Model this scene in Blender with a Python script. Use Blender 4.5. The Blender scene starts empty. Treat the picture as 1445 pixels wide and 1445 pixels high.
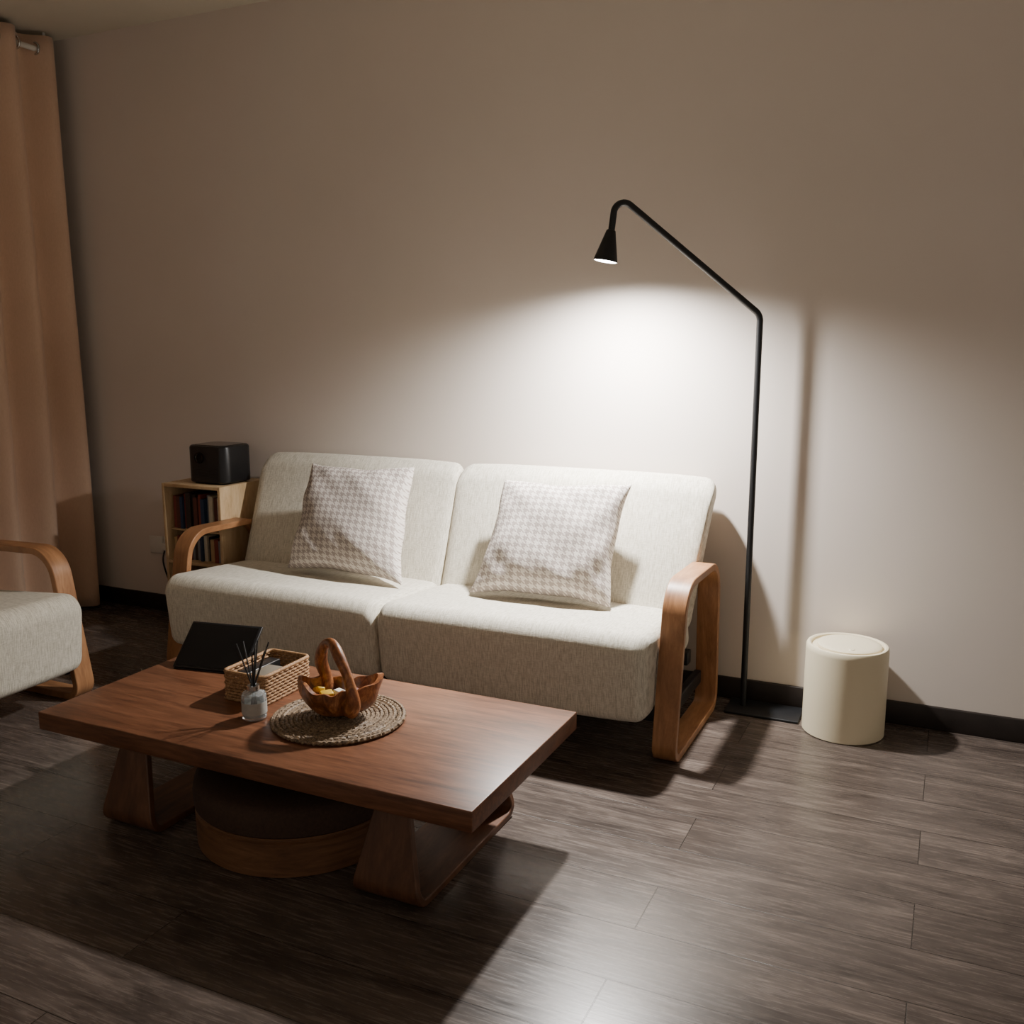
import bpy, bmesh, math, random
from mathutils import Vector, Matrix
random.seed(7)
S = bpy.context.scene
COL = S.collection
WALL_Y = 3.535
CEIL = 2.81
LEFT_X = -4.20

# ------------------------------------------------------------------ helpers
def link(o):
    COL.objects.link(o); return o

def smooth(me, ang=35):
    for p in me.polygons: p.use_smooth = True
    try: me.set_sharp_from_angle(angle=math.radians(ang))
    except Exception: pass

def mesh_obj(name, verts, faces, mat=None, ang=35, do_smooth=True):
    me = bpy.data.meshes.new(name)
    me.from_pydata([tuple(v) for v in verts], [], faces)
    bm = bmesh.new(); bm.from_mesh(me)
    bmesh.ops.recalc_face_normals(bm, faces=bm.faces)
    bm.to_mesh(me); bm.free()
    if do_smooth: smooth(me, ang)
    o = bpy.data.objects.new(name, me)
    if mat: me.materials.append(mat)
    return link(o)

def empty(name, loc=(0,0,0), rotz=0):
    e = bpy.data.objects.new(name, None)
    e.location = loc; e.rotation_euler = (0,0,rotz); e.empty_display_size = .1
    return link(e)

def parent(child, e, world=False):
    child.parent = e
    if world:
        M = Matrix.Translation(e.location) @ Matrix.Rotation(e.rotation_euler[2],4,'Z')
        child.matrix_parent_inverse = M.inverted()
    return child

def box(name, lo, hi, mat, bevel=0.0, seg=3):
    bm = bmesh.new()
    bmesh.ops.create_cube(bm, size=1)
    for v in bm.verts:
        v.co = Vector([(lo[i]+hi[i])/2 + v.co[i]*(hi[i]-lo[i]) for i in range(3)])
    if bevel>0:
        bmesh.ops.bevel(bm, geom=bm.edges[:], offset=bevel, segments=seg, affect='EDGES', profile=.5)
    me = bpy.data.meshes.new(name); bm.to_mesh(me); bm.free()
    smooth(me, 40)
    me.materials.append(mat)
    return link(bpy.data.objects.new(name, me))

def fillet(pts, rads, closed, seg=8):
    n=len(pts); out=[]
    for i,p in enumerate(pts):
        p=Vector(p)
        if (not closed and i in (0,n-1)) or rads[i]<=0:
            out.append(p); continue
        a=Vector(pts[(i-1)%n]); b=Vector(pts[(i+1)%n])
        d1=(a-p); d2=(b-p); l1=d1.length; l2=d2.length; d1.normalize(); d2.normalize()
        ang=d1.angle(d2); 
        if ang>math.pi-1e-3: out.append(p); continue
        tl=min(rads[i]/math.tan(ang/2), .49*l1, .49*l2); r=tl*math.tan(ang/2)
        c=p+(d1+d2).normalized()*(r/math.sin(ang/2))
        s=p+d1*tl-c; e=p+d2*tl-c; tot=s.angle(e)
        for k in range(seg+1):
            f=k/seg
            v=(s*math.sin((1-f)*tot)+e*math.sin(f*tot))/math.sin(tot)
            out.append(c+v)
    return out

def resample(pts, closed, step):
    out=[]; n=len(pts)
    for i in range(n if closed else n-1):
        a=pts[i]; b=pts[(i+1)%n]; k=max(1,int((b-a).length/step))
        for j in range(k): out.append(a.lerp(b,j/k))
    if not closed: out.append(pts[-1])
    return out

def band(name, path, closed, thick, xfun, mat):
    """bent-wood strip: path in (y,z), extruded along x between xfun(p)"""
    n=len(path); vs=[]; fs=[]
    for i,p in enumerate(path):
        a=path[(i-1)%n] if (closed or i>0) else p
        b=path[(i+1)%n] if (closed or i<n-1) else p
        t=(b-a).normalized(); nr=Vector((-t[1],t[0]))
        x0,x1=xfun(p)
        q=p+nr*thick/2; r=p-nr*thick/2
        vs+=[(x0,q[0],q[1]),(x1,q[0],q[1]),(x1,r[0],r[1]),(x0,r[0],r[1])]
    m=n if closed else n-1
    for i in range(m):
        j=(i+1)%n
        for k in range(4):
            l=(k+1)%4
            fs.append((i*4+k,i*4+l,j*4+l,j*4+k))
    if not closed:
        fs.append((0,1,2,3)); fs.append(tuple((n-1)*4+k for k in (3,2,1,0)))
    o=mesh_obj(name,vs,fs,mat,40)
    bv=o.modifiers.new('b','BEVEL'); bv.width=.003; bv.segments=2; bv.limit_method='ANGLE'; bv.angle_limit=math.radians(50)
    return o

def cushion(name, prof, x0, x1, r, mat, puff=0.0, flare=None):
    """upholstered block: filleted profile (y,z) along x with rounded ends"""
    ys=[p[0] for p in prof]; zs=[p[1] for p in prof]
    cy=(min(ys)+max(ys))/2; cz=(min(zs)+max(zs))/2
    hy=(max(ys)-min(ys))/2; hz=(max(zs)-min(zs))/2
    K=8
    secs=[(x0+r*(1-math.cos(math.pi/2*k/K)), r*(1-math.sin(math.pi/2*k/K))) for k in range(K+1)]
    L=x1-x0
    M=16
    mid=[(x0+r+(L-2*r)*k/M, 0) for k in range(1,M)]
    secs=secs+mid+[(x1-(s[0]-x0),s[1]) for s in reversed(secs)]
    n=len(prof); vs=[]; fs=[]
    for (x,ins) in secs:
        u=(x-x0)/L*2-1
        pf=puff*(1-u**4)
        sy=(hy-ins+pf)/hy; sz=(hz-ins+pf)/hz
        for p in prof:
            z_=cz+(p[1]-cz)*sz; xx=x
            if flare:
                q=min(1,max(0,(z_-.58)/.27)); q=q*q*(3-2*q); xx=x+flare(x)*q
            vs.append((xx, cy+(p[0]-cy)*sy, z_))
    for i in range(len(secs)-1):
        for k in range(n):
            l=(k+1)%n
            fs.append((i*n+k,i*n+l,(i+1)*n+l,(i+1)*n+k))
    fs.append(tuple(range(n))); fs.append(tuple((len(secs)-1)*n+k for k in reversed(range(n))))
    return mesh_obj(name,vs,fs,mat,60)

def tube_data(path, rad, closed=False, ns=8, flat=1.0):
    n=len(path); vs=[]; fs=[]
    up=Vector((0,0,1)); prev=None
    for i,p in enumerate(path):
        a=path[(i-1)%n] if (closed or i>0) else p
        b=path[(i+1)%n] if (closed or i<n-1) else p
        t=(b-a).normalized()
        if prev is None:
            ref=Vector((1,0,0)) if abs(t.z)>.9 else up
            s=t.cross(ref).normalized()
        else:
            s=(prev-t*prev.dot(t)).normalized()
        prev=s; w=t.cross(s)
        rr=rad(i/(n-1)) if callable(rad) else rad
        for k in range(ns):
            a_=2*math.pi*k/ns
            vs.append(p+s*math.cos(a_)*rr+w*math.sin(a_)*rr*flat)
    m=n if closed else n-1
    for i in range(m):
        j=(i+1)%n
        for k in range(ns):
            l=(k+1)%ns
            fs.append((i*ns+k,i*ns+l,j*ns+l,j*ns+k))
    if not closed:
        fs.append(tuple(range(ns))); fs.append(tuple((n-1)*ns+k for k in reversed(range(ns))))
    return vs,fs

def tubes(name, specs, mat):
    V=[];F=[]
    for sp in specs:
        v,f=tube_data(**sp); o=len(V); V+=v; F+=[tuple(i+o for i in q) for q in f]
    return mesh_obj(name,V,F,mat,50)

def lathe(name, prof, mat, center=(0,0,0), n=64, ang=30):
    """prof list of (r,z)"""
    vs=[];fs=[]; m=len(prof)
    for k in range(n):
        a=2*math.pi*k/n
        for (r,z) in prof: vs.append((center[0]+max(r,1e-5)*math.cos(a),center[1]+max(r,1e-5)*math.sin(a),center[2]+z))
    for k in range(n):
        l=(k+1)%n
        for i in range(m-1): fs.append((k*m+i,l*m+i,l*m+i+1,k*m+i+1))
    o=mesh_obj(name,vs,fs,None,ang)
    bm=bmesh.new(); bm.from_mesh(o.data); bmesh.ops.remove_doubles(bm,verts=bm.verts,dist=1e-4)
    bmesh.ops.recalc_face_normals(bm,faces=bm.faces); bm.to_mesh(o.data); bm.free()
    smooth(o.data,ang); o.data.materials.append(mat)
    return o

# ------------------------------------------------------------------ materials
def srgb(r,g,b):
    f=lambda c:(c/255/12.92 if c/255<=.04045 else ((c/255+.055)/1.055)**2.4)
    return (f(r),f(g),f(b),1)

class M:
    def __init__(s,name,rough=.5,col=(.5,.5,.5,1),metal=0,spec=None):
        s.m=bpy.data.materials.new(name); s.m.use_nodes=True
        s.nt=s.m.node_tree; s.n=s.nt.nodes; s.b=s.n['Principled BSDF']
        s.b.inputs['Base Color'].default_value=col; s.b.inputs['Roughness'].default_value=rough
        s.b.inputs['Metallic'].default_value=metal
        if spec is not None: s.b.inputs['Specular IOR Level'].default_value=spec
    def add(s,t,**kw):
        x=s.n.new(t)
        for k,v in kw.items(): setattr(x,k,v)
        return x
    def l(s,a,b): s.nt.links.new(a,b)
    def coord(s,scale=(1,1,1),kind='Object',rot=(0,0,0)):
        tc=s.add('ShaderNodeTexCoord'); mp=s.add('ShaderNodeMapping')
        mp.inputs['Scale'].default_value=scale; mp.inputs['Rotation'].default_value=rot
        s.l(tc.outputs[kind],mp.inputs['Vector']); return mp.outputs['Vector']
    def noise(s,vec,scale=1,detail=4,rough=.6,dist=0):
        x=s.add('ShaderNodeTexNoise'); x.inputs['Scale'].default_value=scale; x.inputs['Detail'].default_value=detail
        x.inputs['Roughness'].default_value=rough; x.inputs['Distortion'].default_value=dist
        s.l(vec,x.inputs['Vector']); return x.outputs['Fac']
    def ramp(s,fac,stops):
        r=s.add('ShaderNodeValToRGB'); e=r.color_ramp.elements
        while len(e)<len(stops): e.new(.5)
        for i,(p,c) in enumerate(stops): e[i].position=p; e[i].color=c
        s.l(fac,r.inputs['Fac']); return r.outputs['Color']
    def bump(s,h,strength=.3,dist=.01):
        b=s.add('ShaderNodeBump'); b.inputs['Strength'].default_value=strength; b.inputs['Distance'].default_value=dist
        s.l(h,b.inputs['Height']); s.l(b.outputs['Normal'],s.b.inputs['Normal']); return b
    def math(s,op,a,b=None):
        x=s.add('ShaderNodeMath',operation=op)
        for i,v in enumerate((a,b)):
            if v is None: continue
            if isinstance(v,(int,float)): x.inputs[i].default_value=v
            else: s.l(v,x.inputs[i])
        return x.outputs[0]
    def mix(s,f,a,b,blend='MIX'):
        x=s.add('ShaderNodeMix',data_type='RGBA',blend_type=blend)
        for i,v in ((0,f),(6,a),(7,b)):
            if isinstance(v,(int,float)): x.inputs[i].default_value=v
            elif isinstance(v,tuple): x.inputs[i].default_value=v
            else: s.l(v,x.inputs[i])
        return x.outputs[2]

def plain(name,col,rough=.5,metal=0,spec=None,nscale=60,namp=.08,bump=.0):
    m=M(name,rough,col,metal,spec)
    f=m.noise(m.coord(),nscale,3)
    lo=tuple(c*(1-namp) for c in col[:3])+(1,); hi=tuple(min(1,c*(1+namp)) for c in col[:3])+(1,)
    m.l(m.ramp(f,[(.3,lo),(.7,hi)]),m.b.inputs['Base Color'])
    if bump: m.bump(f,bump,.002)
    return m.m

def wood(name,dark,mid,light,scale,rough=.4,dist=1.5,coat=0,fine=.28):
    m=M(name,rough)
    v=m.coord(scale)
    a=m.noise(v,1.0,6,.65,dist); b=m.noise(v,6.0,4,.6,.5)
    f=m.math('ADD',m.math('MULTIPLY',a,1-fine),m.math('MULTIPLY',b,fine))
    m.l(m.ramp(f,[(.33,dark),(.5,mid),(.66,light)]),m.b.inputs['Base Color'])
    m.bump(f,.12,.003)
    m.b.inputs['Coat Weight'].default_value=coat
    return m.m

def mat_wall():
    m=M('wall_paint',.85)
    f=m.noise(m.coord(),1.2,3); g=m.noise(m.coord(),180,2)
    m.l(m.ramp(f,[(.3,srgb(219,208,198)),(.7,srgb(224,213,204))]),m.b.inputs['Base Color'])
    m.bump(g,.06,.002); return m.m
def mat_floor():
    m=M('laminate_floor',.3)
    v=m.coord()
    br=m.add('ShaderNodeTexBrick'); br.offset=.37; br.offset_frequency=2
    br.inputs['Color1'].default_value=(.0,.0,.0,1); br.inputs['Color2'].default_value=(1,1,1,1)
    br.inputs['Mortar'].default_value=(.5,.5,.5,1)
    br.inputs['Scale'].default_value=1; br.inputs['Mortar Size'].default_value=.0014; br.inputs['Mortar Smooth'].default_value=.3
    br.inputs['Bias'].default_value=0; br.inputs['Brick Width'].default_value=1.6; br.inputs['Row Height'].default_value=.195
    m.l(v,br.inputs['Vector'])
    # per-plank shift of the grain
    sep=m.add('ShaderNodeSeparateXYZ'); m.l(v,sep.inputs[0])
    comb=m.add('ShaderNodeCombineXYZ')
    off=m.math('MULTIPLY',br.outputs['Color'],7.3)
    m.l(m.math('ADD',sep.outputs[0],off),comb.inputs[0]); m.l(m.math('ADD',sep.outputs[1],off),comb.inputs[1])
    mp=m.add('ShaderNodeMapping'); mp.inputs['Scale'].default_value=(2.0,11,1); m.l(comb.outputs[0],mp.inputs[0])
    mp2=m.add('ShaderNodeMapping'); mp2.inputs['Scale'].default_value=(8,120,1); m.l(comb.outputs[0],mp2.inputs[0])
    a=m.noise(mp.outputs[0],1.3,7,.68,1.2); b=m.noise(mp2.outputs[0],1,4,.7,.3)
    f=m.math('ADD',m.math('MULTIPLY',a,.58),m.math('MULTIPLY',b,.42))
    c=m.ramp(f,[(.36,srgb(62,54,50)),(.5,srgb(92,82,76)),(.64,srgb(126,113,105))])
    tone=m.ramp(br.outputs['Color'],[(0,(.82,.81,.80,1)),(1,(1.0,1.0,1.0,1))])
    c=m.mix(1.0,c,tone,'MULTIPLY')
    c=m.mix(br.outputs['Fac'],c,srgb(38,32,28))
    m.l(c,m.b.inputs['Base Color'])
    rr=m.math('ADD',m.math('MULTIPLY',b,.26),.13); m.l(rr,m.b.inputs['Roughness'])
    h=m.math('SUBTRACT',m.math('MULTIPLY',f,.5),m.math('MULTIPLY',br.outputs['Fac'],1.2))
    m.bump(h,.25,.002)
    return m.m
def mat_fabric(name,c1,c2):
    m=M(name,.9)
    a=m.noise(m.coord((340,30,30)),1,3,.6); b=m.noise(m.coord((60,420,420)),1,2,.5)
    f=m.math('ADD',m.math('MULTIPLY',a,.7),m.math('MULTIPLY',b,.3))
    m.l(m.ramp(f,[(.36,c1),(.60,c2)]),m.b.inputs['Base Color'])
    m.bump(f,.55,.003)
    m.b.inputs['Sheen Weight'].default_value=.1
    return m.m
def mat_hound():
    m=M('houndstooth_fabric',.95)
    tc=m.add('ShaderNodeTexCoord'); sep=m.add('ShaderNodeSeparateXYZ'); m.l(tc.outputs['UV'],sep.inputs[0])
    N=17
    u=m.math('MULTIPLY',sep.outputs[0],N); v=m.math('MULTIPLY',sep.outputs[1],N)
    fu=m.math('LESS_THAN',m.math('FRACT',u),.5); fv=m.math('LESS_THAN',m.math('FRACT',v),.5)
    t=m.math('LESS_THAN',m.math('FRACT',m.math('MULTIPLY',m.math('ADD',u,v),2)),.5)
    p=m.math('ADD',m.math('MULTIPLY',t,fu),m.math('MULTIPLY',m.math('SUBTRACT',1,t),fv))
    ns=m.noise(m.coord((1,1,1),'UV'),160,3)
    c=m.mix(p,srgb(228,220,212),srgb(160,147,141))
    c=m.mix(m.math('MULTIPLY',ns,.5),c,srgb(198,186,178))
    m.l(c,m.b.inputs['Base Color']); m.bump(ns,.8,.005)
    return m.m
def mat_curtain():
    m=M('curtain_velvet',.85)
    f=m.noise(m.coord((200,200,60)),1,3); g=m.noise(m.coord(),2,2)
    m.l(m.ramp(m.math('ADD',m.math('MULTIPLY',f,.5),m.math('MULTIPLY',g,.5)),[(.3,srgb(206,172,146)),(.7,srgb(220,187,161))]),m.b.inputs['Base Color'])
    m.bump(f,.2,.002); m.b.inputs['Sheen Weight'].default_value=.3
    return m.m
def mat_wicker(name,c1,c2):
    m=M(name,.65)
    f=m.noise(m.coord((1,1,1)),160,3)
    m.l(m.ramp(f,[(.3,c1),(.7,c2)]),m.b.inputs['Base Color']); m.bump(f,.4,.002)
    return m.m

WALL=mat_wall(); FLOOR=mat_floor()
CEILM=plain('ceiling_paint',srgb(215,208,192),.9,nscale=2,namp=.02)
BASE=plain('baseboard_dark_wood',srgb(38,31,28),.45,nscale=20,namp=.2)
FAB=mat_fabric('upholstery_linen',srgb(180,173,156),srgb(224,218,203))
HOUND=mat_hound(); CURT=mat_curtain()
BENT=wood('bentwood_oak',srgb(128,88,58),srgb(164,116,78),srgb(190,142,100),(14,2.5,2.5),.42)
TABLE=wood('table_walnut',srgb(72,44,30),srgb(112,72,50),srgb(138,93,67),(1.8,20,20),.33,1.4,0,.4)
LEGW=wood('table_leg_wood',srgb(72,46,32),srgb(98,64,44),srgb(122,82,58),(12,3,3),.45)
MAPLE=wood('maple_ply',srgb(178,146,108),srgb(206,176,136),srgb(220,194,156),(3,14,3),.5)
ROOT=wood('root_wood',srgb(62,34,18),srgb(136,80,44),srgb(196,132,78),(16,16,10),.38,2.8,.15)
BLACK=plain('black_powder_coat',srgb(18,19,22),.5,nscale=300,namp=.15)
BLACKP=plain('black_plastic',srgb(26,26,28),.35,nscale=100,namp=.1)
SCREEN=plain('dark_glass',srgb(14,14,16),.12,nscale=10,namp=.05)
CREAM=plain('cream_plastic',srgb(234,222,192),.42,nscale=8,namp=.01)
WHITE=plain('white_plastic',srgb(225,222,215),.35,nscale=8,namp=.01)
METAL=plain('brushed_steel',srgb(200,200,198),.25,1,nscale=200,namp=.08)
WICK=mat_wicker('wicker_cane',srgb(120,84,54),srgb(190,150,106))
SEAG=mat_wicker('seagrass',srgb(62,48,36),srgb(160,136,108))
DRUMW=wood('drum_wood',srgb(82,54,36),srgb(116,80,54),srgb(138,100,70),(3,3,24),.5)
DRUMT=plain('drum_top_fabric',srgb(66,47,36),.85,nscale=120,namp=.2,bump=.3)

# ------------------------------------------------------------------ room
X1=2.6; Y0=-1.6
box('floor',(LEFT_X-.1,Y0,-.1),(X1,WALL_Y+.1,0),FLOOR)
box('wall_back',(LEFT_X-.1,WALL_Y,0),(X1,WALL_Y+.1,CEIL),WALL)
box('ceiling',(LEFT_X-.1,Y0,CEIL),(X1,WALL_Y+.1,CEIL+.1),CEILM)
# left wall with window opening (Y 1.2..3.1, z .9..2.4)
def boxes(name,lst,mat):
    bm=bmesh.new()
    for lo,hi in lst:
        r=bmesh.ops.create_cube(bm,size=1)
        for v in r['verts']: v.co=Vector([(lo[i]+hi[i])/2+v.co[i]*(hi[i]-lo[i]) for i in range(3)])
    me=bpy.data.meshes.new(name); bm.to_mesh(me); bm.free(); me.materials.append(mat)
    return link(bpy.data.objects.new(name,me))
wx0,wx1=LEFT_X-.1,LEFT_X
boxes('wall_left',[((wx0,Y0,0),(wx1,1.1,CEIL)),((wx0,3.1,0),(wx1,WALL_Y,CEIL)),((wx0,1.1,0),(wx1,3.1,.9)),((wx0,1.1,2.45),(wx1,3.1,CEIL))],WALL)
win=empty('window_1',(LEFT_X-.05,2.1,1.675))
fr=boxes('frame',[((wx0+.02,1.1,.9),(wx1-.02,1.16,2.45)),((wx0+.02,3.04,.9),(wx1-.02,3.1,2.45)),((wx0+.02,1.16,.9),(wx1-.02,3.04,.96)),((wx0+.02,1.16,2.39),(wx1-.02,3.04,2.45)),((wx0+.03,2.07,.96),(wx1-.03,2.13,2.39))],WHITE)
gl=boxes('pane',[((LEFT_X-.055,1.16,.96),(LEFT_X-.045,3.04,2.39))],SCREEN)
parent(fr,win,True); parent(gl,win,True)
box('baseboard_back',(LEFT_X,WALL_Y-.014,0),(X1,WALL_Y,.085),BASE,.004)
box('baseboard_left',(LEFT_X,Y0,0),(LEFT_X+.014,WALL_Y-.014,.085),BASE,.004)

# ------------------------------------------------------------------ sofa / armchair
def upholstered(name, cw, n, loc, rotz):
    """local: x width, -y front, wall at y=0"""
    e=empty(name,loc,rotz)
    half=cw/2
    seatp=[(-.775,.155),(-.80,.40),(-.760,.442),(-.24,.405),(-.20,.27),(-.70,.15)]
    seatp=fillet([Vector(p) for p in seatp],[.045,.07,.07,.03,.03,.04],True,9)
    backp=[(-.345,.34),(-.150,.825),(-.085,.88),(-.030,.825),(-.215,.30)]
    backp=fillet([Vector(p) for p in backp],[.03,.10,.08,.06,.04],True,10)
    w=cw/n
    for i in range(n):
        a=-half+i*w; b=a+w
        g=.0015
        parent(cushion('seat_cushion_%d'%(i+1),seatp,a+g,b-g,.042,FAB,.009),e)
        fl_=lambda x:(.05 if x>0 else .0)*(x/half)
        parent(cushion('back_cushion_%d'%(i+1),backp,a+g,b-g,.046,FAB,.010,fl_),e)
    T=.026
    path=fillet([Vector(p) for p in [(-.705,T/2),(-.605,.578),(-.15,.568),(-.125,T/2)]],[.05,.115,.12,.05],True,10)
    path=resample(path,True,.05)
    aw=.08
    for i,x in enumerate((-half-aw-.004,half+.004)):
        parent(band('arm_%d'%(i+1),path,True,T,lambda p,x=x:(x,x+aw),BENT),e)
    # under-frame rails touching both arms
    for i,(y,z) in enumerate(((-.60,.14),(-.27,.235))):
        parent(box('rail_%d'%(i+1),(-half-.01,y-.025,z-.03),(half+.01,y+.025,z+.02),BLACK,.004),e)
    for i,x in enumerate((-half-.03,half+.004)):
        parent(box('bracket_%d'%(i+1),(x,-.655,.10),(x+.026,-.16,.15),BLACK,.004),e)
    return e
upholstered('sofa',2.01,2,(-1.825,WALL_Y,0),0)
upholstered('armchair',.62,1,(-3.675,2.11,0),math.radians(90))

# ------------------------------------------------------------------ throw pillows
def pillow(corners, thick, name, seed):
    rnd=random.Random(seed)
    BL,BR,TR,TL=[Vector(c) for c in corners]
    N=40; nrm=((BR-BL).cross(TL-BL)).normalized()
    V=[];F=[];UV=[]
    ph=[rnd.uniform(0,6.28) for _ in range(6)]
    def P(u,v,side):
        e=(1-abs(2*u-1)**2.8)*(1-abs(2*v-1)**2.8)
        h=max(e,0)**.5*thick/2
        # edges pulled in between the corners
        pin=.05
        uu=u+(.5-u)*pin*2*(1-(2*v-1)**2)**1*abs(2*u-1)**3
        vv=v+(.5-v)*pin*2*(1-(2*u-1)**2)**1*abs(2*v-1)**3
        ed=max(abs(2*u-1),abs(2*v-1))**6
        uu+=.006*ed*math.sin(v*14+ph[3])*(1-ed*.2); vv+=.006*ed*math.sin(u*13+ph[4])
        p=(BL*(1-uu)+BR*uu)*(1-vv)+(TL*(1-uu)+TR*uu)*vv
        wr=.006*math.sin(u*9+ph[0]+v*5)*math.sin(v*8+ph[1])+.006*math.sin((u-v)*17+ph[2])*abs(2*u-1)+.004*math.sin((u+v)*26+ph[5])*abs(2*v-1)
        return p+nrm*(side*h+wr*(e>0.01)*min(1,e*3)*side)
    for side in (1,-1):
        o=len(V)
        for j in range(N+1):
            for i in range(N+1):
                # denser near edge
                u=.5-.5*math.cos(math.pi*i/N); v=.5-.5*math.cos(math.pi*j/N)
                V.append(P(u,v,side)); UV.append((u,v))
        for j in range(N):
            for i in range(N):
                q=(o+j*(N+1)+i,o+j*(N+1)+i+1,o+(j+1)*(N+1)+i+1,o+(j+1)*(N+1)+i)
                F.append(q if side==1 else q[::-1])
    me=bpy.data.meshes.new(name); me.from_pydata([tuple(v) for v in V],[],F)
    uvl=me.uv_layers.new(name='UVMap')
    for lp in me.loops: uvl.data[lp.index].uv=UV[lp.vertex_index]
    bm=bmesh.new(); bm.from_mesh(me); bmesh.ops.remove_doubles(bm,verts=bm.verts,dist=1e-5); bm.to_mesh(me); bm.free()
    for p in me.polygons: p.use_smooth=True
    me.materials.append(HOUND)
    return link(bpy.data.objects.new(name,me))
pillow([(-2.44,3.045,.449),(-1.875,3.015,.445),(-1.95,3.255,.868),(-2.46,3.265,.857)],.18,'throw_pillow',1)
pillow([(-1.585,3.025,.447),(-1.045,3.06,.445),(-1.04,3.255,.856),(-1.555,3.265,.842)],.18,'throw_pillow.001',5)

# ------------------------------------------------------------------ floor lamp
fl=empty('floor_lamp',(-.645,3.45,0))
def lp(u,h): return Vector((-.645-.887*u,3.45-.462*u,h))
p2=fillet([Vector(p) for p in [(0,.010),(0,1.455),(.517,1.862),(.532,1.735)]],[0,.045,.05,0],False,12)
path=[lp(p[0],p[1]) for p in p2]
parent(tubes('pole',[dict(path=path,rad=.0115,ns=16)],BLACK),fl,True)
parent(box('base',(-.70,3.365,0),(-.43,3.515,.010),BLACK,.003),fl,True)
hc=[(.0,.0),(.0115,.0),(.016,-.004),(.0425,-.108),(.0405,-.108),(.013,-.006)]
top=lp(.532,1.742); bot=lp(.551,1.634)
head=lathe('shade',hc,BLACK,(0,0,0),48,30)
ax=(bot-top).normalized(); q=Vector((0,0,-1)).rotation_difference(ax)
head.rotation_mode='QUATERNION'; head.rotation_quaternion=q; head.location=top
parent(head,fl,True)
em=M('led_diffuser',.5); em.b.inputs['Emission Color'].default_value=(1,.98,.95,1); em.b.inputs['Emission Strength'].default_value=20
disc=lathe('diffuser',[(0,-.1085),(.036,-.1085),(.040,-.1065),(.040,-.102),(0,-.102)],em.m,(0,0,0),40)
disc.rotation_mode='QUATERNION'; disc.rotation_quaternion=q; disc.location=top; parent(disc,fl,True)
ld=bpy.data.lights.new('led','SPOT'); ld.energy=320; ld.spot_size=math.radians(168); ld.spot_blend=1.0; ld.shadow_soft_size=.036
ld.color=(1,.975,.94)
lo=link(bpy.data.objects.new('led',ld)); lo.location=bot+ax*.012; lo.rotation_euler=(0,0,0); parent(lo,fl,True)

# ------------------------------------------------------------------ trash bin
bn=empty('trash_bin',(-.28,3.385,0))
parent(lathe('body',[(0,0),(.134,0),(.139,.004),(.1385,.30),(.1375,.313),(.134,.319),(.127,.320),(.122,.317),(.120,.309),(0,.309)],CREAM,(-.28,3.385,0),96),bn,True)
parent(lathe('lid',[(.0,.322),(.085,.321),(.104,.3195),(.108,.317),(.1085,.309),(0,.309)],CREAM,(-.274,3.385,.002),80),bn,True)
parent(lathe('lid_button',[(0,.004),(.010,.004),(.012,.002),(.012,0),(0,0)],CREAM,(-.26,3.31,.321),24),bn,True)

# ------------------------------------------------------------------ coffee table
TX0,TX1,TY0,TY1,TH=-2.285,-.905,1.73,2.375,.33
ct=empty('coffee_table',((TX0+TX1)/2,(TY0+TY1)/2,0))
parent(box('top',(TX0,TY0,TH-.052),(TX1,TY1,TH),TABLE,.003),ct,True)
LT=.02
for i,cx in enumerate((-2.03,-1.175)):
    pth=fillet([Vector(p) for p in [(1.845,TH-.05),(1.785,LT/2),(2.335,LT/2),(2.275,TH-.05)]],[0,.035,.035,0],False,8)
    pth=resample(pth,False,.02)
    def wf(p,cx=cx):
        z=max(0,p[1]-.03); w=.096-.058*min(1,z/.25)
        return (cx-w,cx+w)
    parent(band('leg_%d'%(i+1),pth,False,LT,wf,LEGW),ct,True)

# round drum ottoman below
so=empty('round_ottoman',(-1.605,2.03,0))
parent(lathe('drum',[(0,0),(.285,0),(.29,.004),(.292,.095),(.286,.098),(.286,.102),(.29,.105),(.29,.11),(0,.11)],DRUMW,(-1.605,2.03,0),96),so,True)
parent(lathe('cushion_top',[(0,.108),(.284,.108),(.294,.115),(.296,.15),(.290,.178),(.272,.190),(.2,.194),(0,.195)],DRUMT,(-1.605,2.03,0),96,50),so,True)

# ------------------------------------------------------------------ placemat
def ring(r,z,rad,n,amp,cx,cy,ph):
    return [Vector((cx+(r+amp*math.sin(k*2.6+ph)*.6)*math.cos(2*math.pi*k/n),cy+(r+amp*math.sin(k*2.6+ph)*.6)*math.sin(2*math.pi*k/n),z+amp*abs(math.sin(k*1.9+ph)))) for k in range(n)]
PX,PY=-1.482,2.045
specs=[]
for i in range(15):
    r=.008+i*.0122
    n=max(10,int(2*math.pi*r/.0065))
    specs.append(dict(path=ring(r,TH+.0055,.006,n,.0032,PX,PY,i*1.3),rad=.0062,closed=True,ns=6,flat=.9))
tubes('round_placemat',specs,SEAG)

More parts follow.
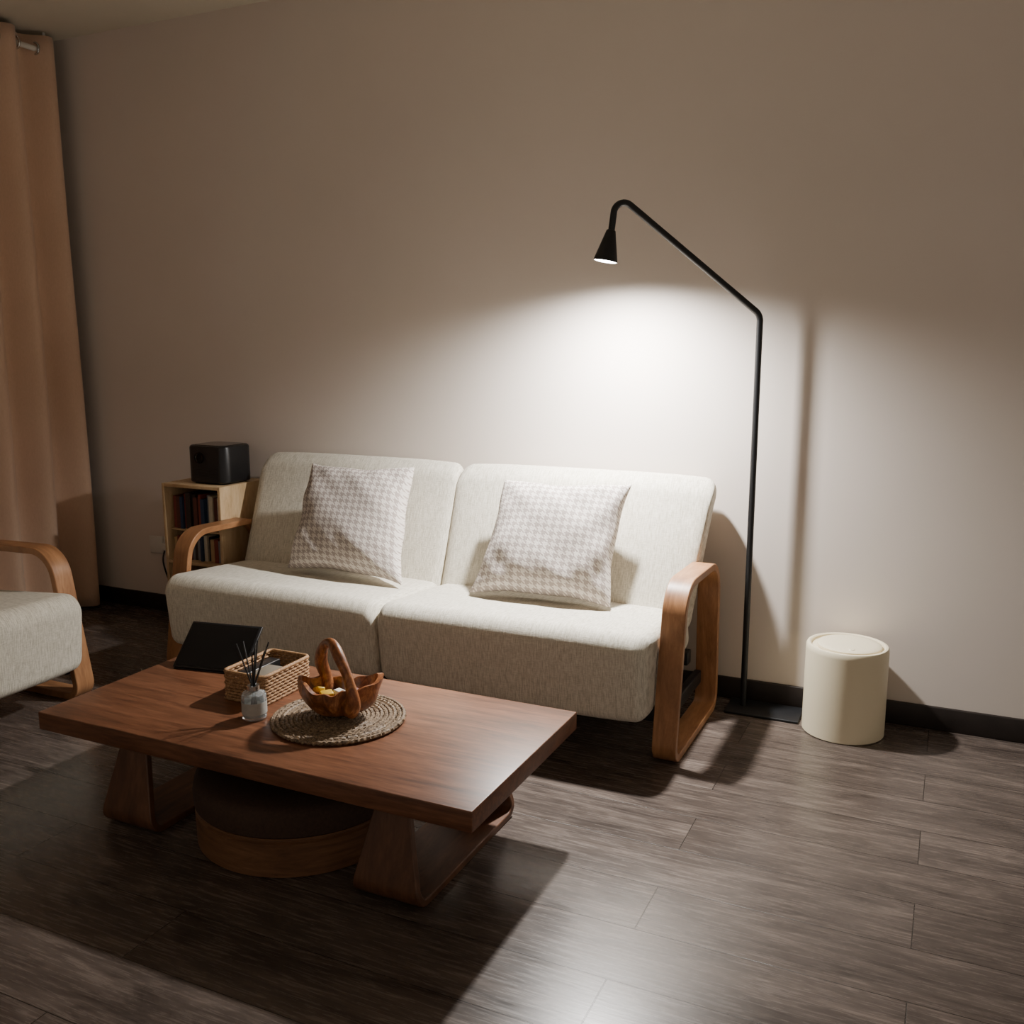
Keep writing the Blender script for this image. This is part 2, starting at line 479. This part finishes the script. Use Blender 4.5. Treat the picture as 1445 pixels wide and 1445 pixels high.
# ------------------------------------------------------------------ root wood basket
rb=empty('wooden_basket',(PX,PY,TH+.0155),math.radians(25))
def root_bowl():
    V=[];F=[];NA=72; rowsO=12; rowsI=9
    def R(a):
        c,s=math.cos(a),math.sin(a)
        base=1/math.sqrt((c/.088)**2+(s/.072)**2)
        tip=.030*max(0,c)**5+.026*max(0,-c)**5
        return base+tip+.004*math.sin(3*a+1)+.003*math.sin(7*a)
    def H(a):
        c=math.cos(a)
        return .080+.022*abs(c)**2+.005*math.sin(4*a+.6)+.004*math.sin(9*a)
    rows=[]
    for j in range(rowsO+1):
        t=j/rowsO
        rows.append((.0+ (math.sin(t*math.pi/2)**.75)*1.0 if t>0 else .0, (1-math.cos(t*math.pi/2))**1.05, 0))
    for j in range(rowsI+1):
        t=1-j/rowsI
        rows.append(((math.sin(t*math.pi/2)**.7)*.9 if t>0 else 0, .16+.84*(1-math.cos(t*math.pi/2)), 1))
    for (rr,hh,s) in rows:
        for k in range(NA):
            a=2*math.pi*k/NA
            rad=R(a)*rr
            if s==0: rad*=1+.03*math.sin(5*a+hh*7)
            if s==0 and hh<.02: rad=max(rad,0)
            V.append((rad*math.cos(a)+ .0,rad*math.sin(a),H(a)*hh))
    for j in range(len(rows)-1):
        for k in range(NA):
            l=(k+1)%NA; F.append((j*NA+k,j*NA+l,(j+1)*NA+l,(j+1)*NA+k))
    o=mesh_obj('bowl',V,F,None,60)
    bm=bmesh.new(); bm.from_mesh(o.data); bmesh.ops.remove_doubles(bm,verts=bm.verts,dist=1e-4); bmesh.ops.recalc_face_normals(bm,faces=bm.faces); bm.to_mesh(o.data); bm.free()
    smooth(o.data,60); o.data.materials.append(ROOT); return o
parent(root_bowl(),rb)
def catmull(P,n):
    out=[]; P=[Vector(p) for p in P]; P=[P[0]*2-P[1]]+P+[P[-1]*2-P[-2]]
    for i in range(1,len(P)-2):
        for k in range(n):
            t=k/n; a,b,c,d=P[i-1:i+3]
            out.append(.5*((2*b)+(c-a)*t+(2*a-5*b+4*c-d)*t*t+(3*b-a-3*c+d)*t**3))
    out.append(P[-2]); return out
hp=catmull([(.040,-.050,.030),(.052,-.066,.06),(.042,-.064,.12),(.016,-.038,.170),(-.012,0,.202),(-.040,.035,.186),(-.056,.058,.135),(-.044,.064,.085),(-.034,.055,.04)],9)
ho=tubes('handle',[dict(path=hp,rad=lambda t:.013+.009*abs(2*t-1)**2+.0022*math.sin(t*19),ns=14,flat=1.2)],ROOT); parent(ho,rb)
YEL=plain('yellow_wrapper',srgb(214,176,50),.35); RED=plain('brown_wrapper',srgb(120,50,34),.35)
for i,(x,y,z,r,m) in enumerate([(-.03,-.01,.062,.5,YEL),(.0,.015,.058,1.3,WHITE),(-.055,.012,.066,2.2,YEL),(.05,.015,.058,.2,RED),(.02,-.025,.055,2.7,RED)]):
    o=box('candy_%d'%(i+1),(-.018,-.012,-.007),(.018,.012,.007),m,.004); o.location=(x,y,z); o.rotation_euler=(.3,.2*i,r); parent(o,rb)

# ------------------------------------------------------------------ wicker storage basket
bx0,bx1,by0,by1,bh=-1.875,-1.728,2.03,2.245,.086
wb=empty('wicker_basket',((bx0+bx1)/2,(by0+by1)/2,TH))
def rrect(x0,x1,y0,y1,r,step=.006):
    p=fillet([Vector((x0,y0)),Vector((x1,y0)),Vector((x1,y1)),Vector((x0,y1))],[r]*4,True,6)
    return resample(p,True,step)
specs=[]
for j in range(9):
    z=TH+.006+j*.0092
    pl=rrect(bx0,bx1,by0,by1,.018,.0058); n=len(pl); pt=[]
    for k,p in enumerate(pl):
        a=pl[(k-1)%n]; b=pl[(k+1)%n]; t=(b-a).normalized(); nr=Vector((t[1],-t[0]))
        w=.0022*math.sin(k*math.pi/2+ (j%2)*math.pi)
        q_=p+nr*w; pt.append(Vector((q_[0],q_[1],z)))
    specs.append(dict(path=pt,rad=.0045,closed=True,ns=6))
pl=rrect(bx0,bx1,by0,by1,.018,.02)
for z,r in ((TH+.004,.004),(TH+bh,.0062)):
    specs.append(dict(path=[Vector((p[0],p[1],z)) for p in pl],rad=r,closed=True,ns=8))
for p in pl[::1]:
    specs.append(dict(path=[Vector((p[0],p[1],TH+.004)),Vector((p[0],p[1],TH+bh))],rad=.0024,ns=5))
parent(tubes('weave',specs,WICK),wb,True)
parent(box('bottom',(bx0,by0,TH+.001),(bx1,by1,TH+.006),WICK),wb,True)
parent(box('remote_control',(bx0+.02,by0+.03,TH+.03),(bx0+.06,by1-.03,TH+.076),BLACKP,.004),wb,True)
parent(box('small_box',(bx0+.07,by0+.03,TH+.03),(bx1-.02,by0+.12,TH+.08),plain('grey_card',srgb(120,112,100),.6),.003),wb,True)
parent(box('notebook',(bx0+.02,by0+.02,TH+.006),(bx1-.02,by1-.02,TH+.03),BLACKP,.003),wb,True)

# ------------------------------------------------------------------ reed diffuser
rx,ry=-1.70,1.955
rd=empty('reed_diffuser',(rx,ry,TH))
gm=M('diffuser_glass',.05,(.85,.9,.92,1)); gm.b.inputs['Transmission Weight'].default_value=.85; gm.b.inputs['IOR'].default_value=1.4
parent(lathe('bottle',[(0,.001),(.030,.001),(.033,.004),(.034,.066),(.031,.074),(.018,.080),(.0135,.083),(.0135,.092),(.010,.092),(.010,.080),(.028,.070),(.030,.008),(0,.008)],gm.m,(rx,ry,TH),48),rd,True)
parent(lathe('liquid',[(0,.009),(.0285,.009),(.0285,.035),(0,.035)],plain('scent_oil',srgb(190,190,180),.15),(rx,ry,TH),40),rd,True)
parent(lathe('collar',[(.0136,.083),(.0165,.083),(.0165,.096),(.009,.096),(.009,.094),(.0136,.093)],METAL,(rx,ry,TH),40),rd,True)
lbl=lathe('label',[(.0343,.018),(.0346,.018),(.0346,.052),(.0343,.052)],plain('paper_label',srgb(170,168,162),.6),(rx,ry,TH),48); parent(lbl,rd,True)
st=[]
for dx,dy,h in [(-.055,.03,.205),(-.035,-.02,.215),(-.012,.04,.21),(.018,-.02,.20),(.035,.03,.215),(.045,.0,.20),(-.03,.05,.19)]:
    st.append(dict(path=[Vector((rx-dx*.3,ry-dy*.3,TH+.012)),Vector((rx+dx*.08,ry+dy*.08,TH+.093)),Vector((rx+dx,ry+dy,TH+h))],rad=.0021,ns=6))
parent(tubes('reeds',st,BLACK),rd,True)

# ------------------------------------------------------------------ tablet on stand
tb=empty('tablet',(-2.085,2.20,TH),math.radians(10))
sl=box('body',(-.128,-.004,0),(.128,.004,.17),BLACKP,.003); sl.rotation_euler=(math.radians(-48),0,0); sl.location=(0,-.01,.006); parent(sl,tb)
sc=box('screen',(-.120,-.0052,.008),(.120,-.0040,.162),SCREEN); sc.rotation_euler=(math.radians(-48),0,0); sc.location=(0,-.01,.006); parent(sc,tb)
kb=box('stand_flap',(-.10,-.0025,0),(.10,.0025,.088),BLACKP,.002); kb.rotation_euler=(math.radians(30),0,0); kb.location=(0,.135,.002); parent(kb,tb)
kf=box('cover',(-.125,-.012,0),(.125,.138,.004),BLACKP,.0015); parent(kf,tb)

# ------------------------------------------------------------------ bookshelf, books, projector
sx0,sx1,sy0,sy1,sh=-3.26,-2.918,3.20,3.51,.73
bs=empty('bookshelf',((sx0+sx1)/2,(sy0+sy1)/2,0)); t=.015
for nm,a,b in [('side_1',(sx0,sy0,0),(sx0+t,sy1,sh)),('side_2',(sx1-t,sy0,0),(sx1,sy1,sh)),('top',(sx0+t,sy0,sh-t),(sx1-t,sy1,sh)),
    ('shelf_1',(sx0+t,sy0,.36),(sx1-t,sy1,.36+t)),('shelf_2',(sx0+t,sy0,.02),(sx1-t,sy1,.02+t)),('shelf_3',(sx0+t,sy0+.03,.51),(sx1-t,sy1,.518)),
    ('back',(sx0+t,sy1-.006,.02),(sx1-t,sy1,sh-t))]:
    parent(box(nm,a,b,MAPLE,.0015),bs,True)
cols=[srgb(*c) for c in [(60,50,45),(130,60,50),(200,190,170),(40,60,90),(90,100,90),(180,150,110),(30,30,34),(130,130,135),(100,56,46),(210,205,195)]]
bm=bmesh.new(); mats=[plain('book_cover_%d'%i,c,.6) for i,c in enumerate(cols)]
for z0,hmax in ((.519,.185),(.376,.125),(.036,.24)):
    x=sx0+t+.012
    while x<sx1-t-.03:
        w=random.uniform(.012,.028); h=hmax*random.uniform(.78,.98); y=sy0+random.uniform(.02,.05)
        r=bmesh.ops.create_cube(bm,size=1); mi=random.randrange(len(cols))
        lo_=(x,y,z0); hi_=(x+w,y+.16,z0+h)
        for v in r['verts']: v.co=Vector([(lo_[i]+hi_[i])/2+v.co[i]*(hi_[i]-lo_[i]) for i in range(3)])
        for f in set(f for v in r['verts'] for f in v.link_faces): f.material_index=mi
        x+=w+.001
me=bpy.data.meshes.new('books'); bm.to_mesh(me); bm.free()
for m_ in mats: me.materials.append(m_)
link(bpy.data.objects.new('books',me))
pj=empty('projector',(-3.04,3.345,sh))
def rbox(name,x0,x1,y0,y1,prof,r,mat):
    """rounded-plan body: prof = [(inset,z)...]"""
    V=[];F=[];n=None
    for ins,z in prof:
        p=fillet([Vector((x0+ins,y0+ins)),Vector((x1-ins,y0+ins)),Vector((x1-ins,y1-ins)),Vector((x0+ins,y1-ins))],[max(.002,r-ins)]*4,True,10)
        n=len(p); V+=[(q[0],q[1],z) for q in p]
    for i in range(len(prof)-1):
        for k in range(n):
            l=(k+1)%n; F.append((i*n+k,i*n+l,(i+1)*n+l,(i+1)*n+k))
    F.append(tuple(range(n))); F.append(tuple((len(prof)-1)*n+k for k in reversed(range(n))))
    return mesh_obj(name,V,F,mat,35)
parent(rbox('body',-3.15,-2.925,3.25,3.44,[(.004,sh+.008),(0,sh+.012),(0,sh+.164),(.003,sh+.171),(.010,sh+.175)],.04,BLACKP),pj,True)
parent(box('foot',(-3.125,3.27,sh),(-2.95,3.42,sh+.012),BLACKP,.004),pj,True)
parent(rbox('top_panel',-3.13,-2.945,3.265,3.425,[(0,sh+.1748),(.001,sh+.177)],.035,SCREEN),pj,True)
ln=lathe('lens',[(0,0),(.022,0),(.026,.003),(.026,.006),(.021,.006),(.019,.003),(0,.002)],SCREEN,(0,0,0),40); ln.rotation_euler=(math.radians(90),0,0); ln.location=(-3.07,3.251,sh+.12); parent(ln,pj,True)
parent(boxes('grille',[((-3.10,3.2485,sh+.03+.006*i),(-2.975,3.2515,sh+.033+.006*i)) for i in range(8)],BLACK),pj,True)

# ------------------------------------------------------------------ wall outlet
wo=empty('wall_outlet',(-3.63,WALL_Y,.37))
parent(box('plate_1',(-3.70,WALL_Y-.010,.30),(-3.61,WALL_Y,.39),WHITE,.004),wo,True)
parent(box('plate_2',(-3.60,WALL_Y-.010,.30),(-3.51,WALL_Y,.39),WHITE,.004),wo,True)
parent(box('plug',(-3.59,WALL_Y-.045,.325),(-3.54,WALL_Y-.009,.365),WHITE,.006),wo,True)
cp=catmull([(-3.565,WALL_Y-.04,.335),(-3.56,WALL_Y-.06,.27),(-3.53,WALL_Y-.05,.16),(-3.47,WALL_Y-.04,.05),(-3.40,WALL_Y-.06,.008),(-3.30,WALL_Y-.08,.006)],10)
parent(tubes('cable',[dict(path=cp,rad=.004,ns=8)],BLACK),wo,True)

# ------------------------------------------------------------------ curtain + rod
RX,RZ=-4.05,2.725
cu=empty('curtain',(RX,2.3,0))
V=[];F=[];NY=420;NZ=36; ya,yb=1.2,3.455
def foldx(y,z):
    s=(yb-y)
    f=1-z/2.8
    a=.044+.012*f
    per=.205
    ph=2*math.pi*s/per
    return RX+a*math.sin(ph+.5+.25*f*math.sin(s*3))+.012*f*math.sin(s*11+1.3)
for j in range(NZ+1):
    z=.012+(2.785-.012)*j/NZ
    for i in range(NY+1):
        y=ya+(yb-ya)*i/NY
        V.append((foldx(y,z),y+.012*math.sin(z*1.7+i*.03)*(1-z/2.8),z))
for j in range(NZ):
    for i in range(NY):
        F.append((j*(NY+1)+i,j*(NY+1)+i+1,(j+1)*(NY+1)+i+1,(j+1)*(NY+1)+i))
o=mesh_obj('fabric',V,F,CURT,80); sm=o.modifiers.new('s','SOLIDIFY'); sm.thickness=.003; parent(o,cu,True)
specs=[dict(path=[Vector((RX,.9,RZ)),Vector((RX,3.432,RZ))],rad=.0125,ns=20),
       dict(path=[Vector((RX,3.425,RZ)),Vector((RX,3.425,CEIL))],rad=.007,ns=10),
       dict(path=[Vector((RX,1.0,RZ)),Vector((RX,1.0,CEIL))],rad=.007,ns=10)]
parent(tubes('curtain_rod',specs,WHITE),cu,True)
gs=[]
k=0
while True:
    # grommets where the fabric crosses the rod
    s=( (k*math.pi) -.5)/(2*math.pi)*.205
    k+=1
    if s<0.01: continue
    y=yb-s
    if y<ya+.03: break
    gs.append(dict(path=[Vector((RX+.026*math.cos(a_),y,RZ+.026*math.sin(a_))) for a_ in [2*math.pi*i/24 for i in range(24)]],rad=.0055,closed=True,ns=8))
parent(tubes('grommets',gs,METAL),cu,True)

# ------------------------------------------------------------------ ambient + camera
w=bpy.data.worlds.new('dim_room'); S.world=w; w.use_nodes=True
bg=w.node_tree.nodes['Background']; bg.inputs[0].default_value=(1.0,.87,.73,1); bg.inputs[1].default_value=.32

cam=bpy.data.cameras.new('camera'); cam.sensor_width=36; cam.sensor_fit='HORIZONTAL'; cam.lens=1335/1445*36; cam.clip_start=.02
co=link(bpy.data.objects.new('camera',cam)); co.location=(0,0,1.35); co.rotation_euler=(math.radians(80),0,math.radians(25))
S.camera=co
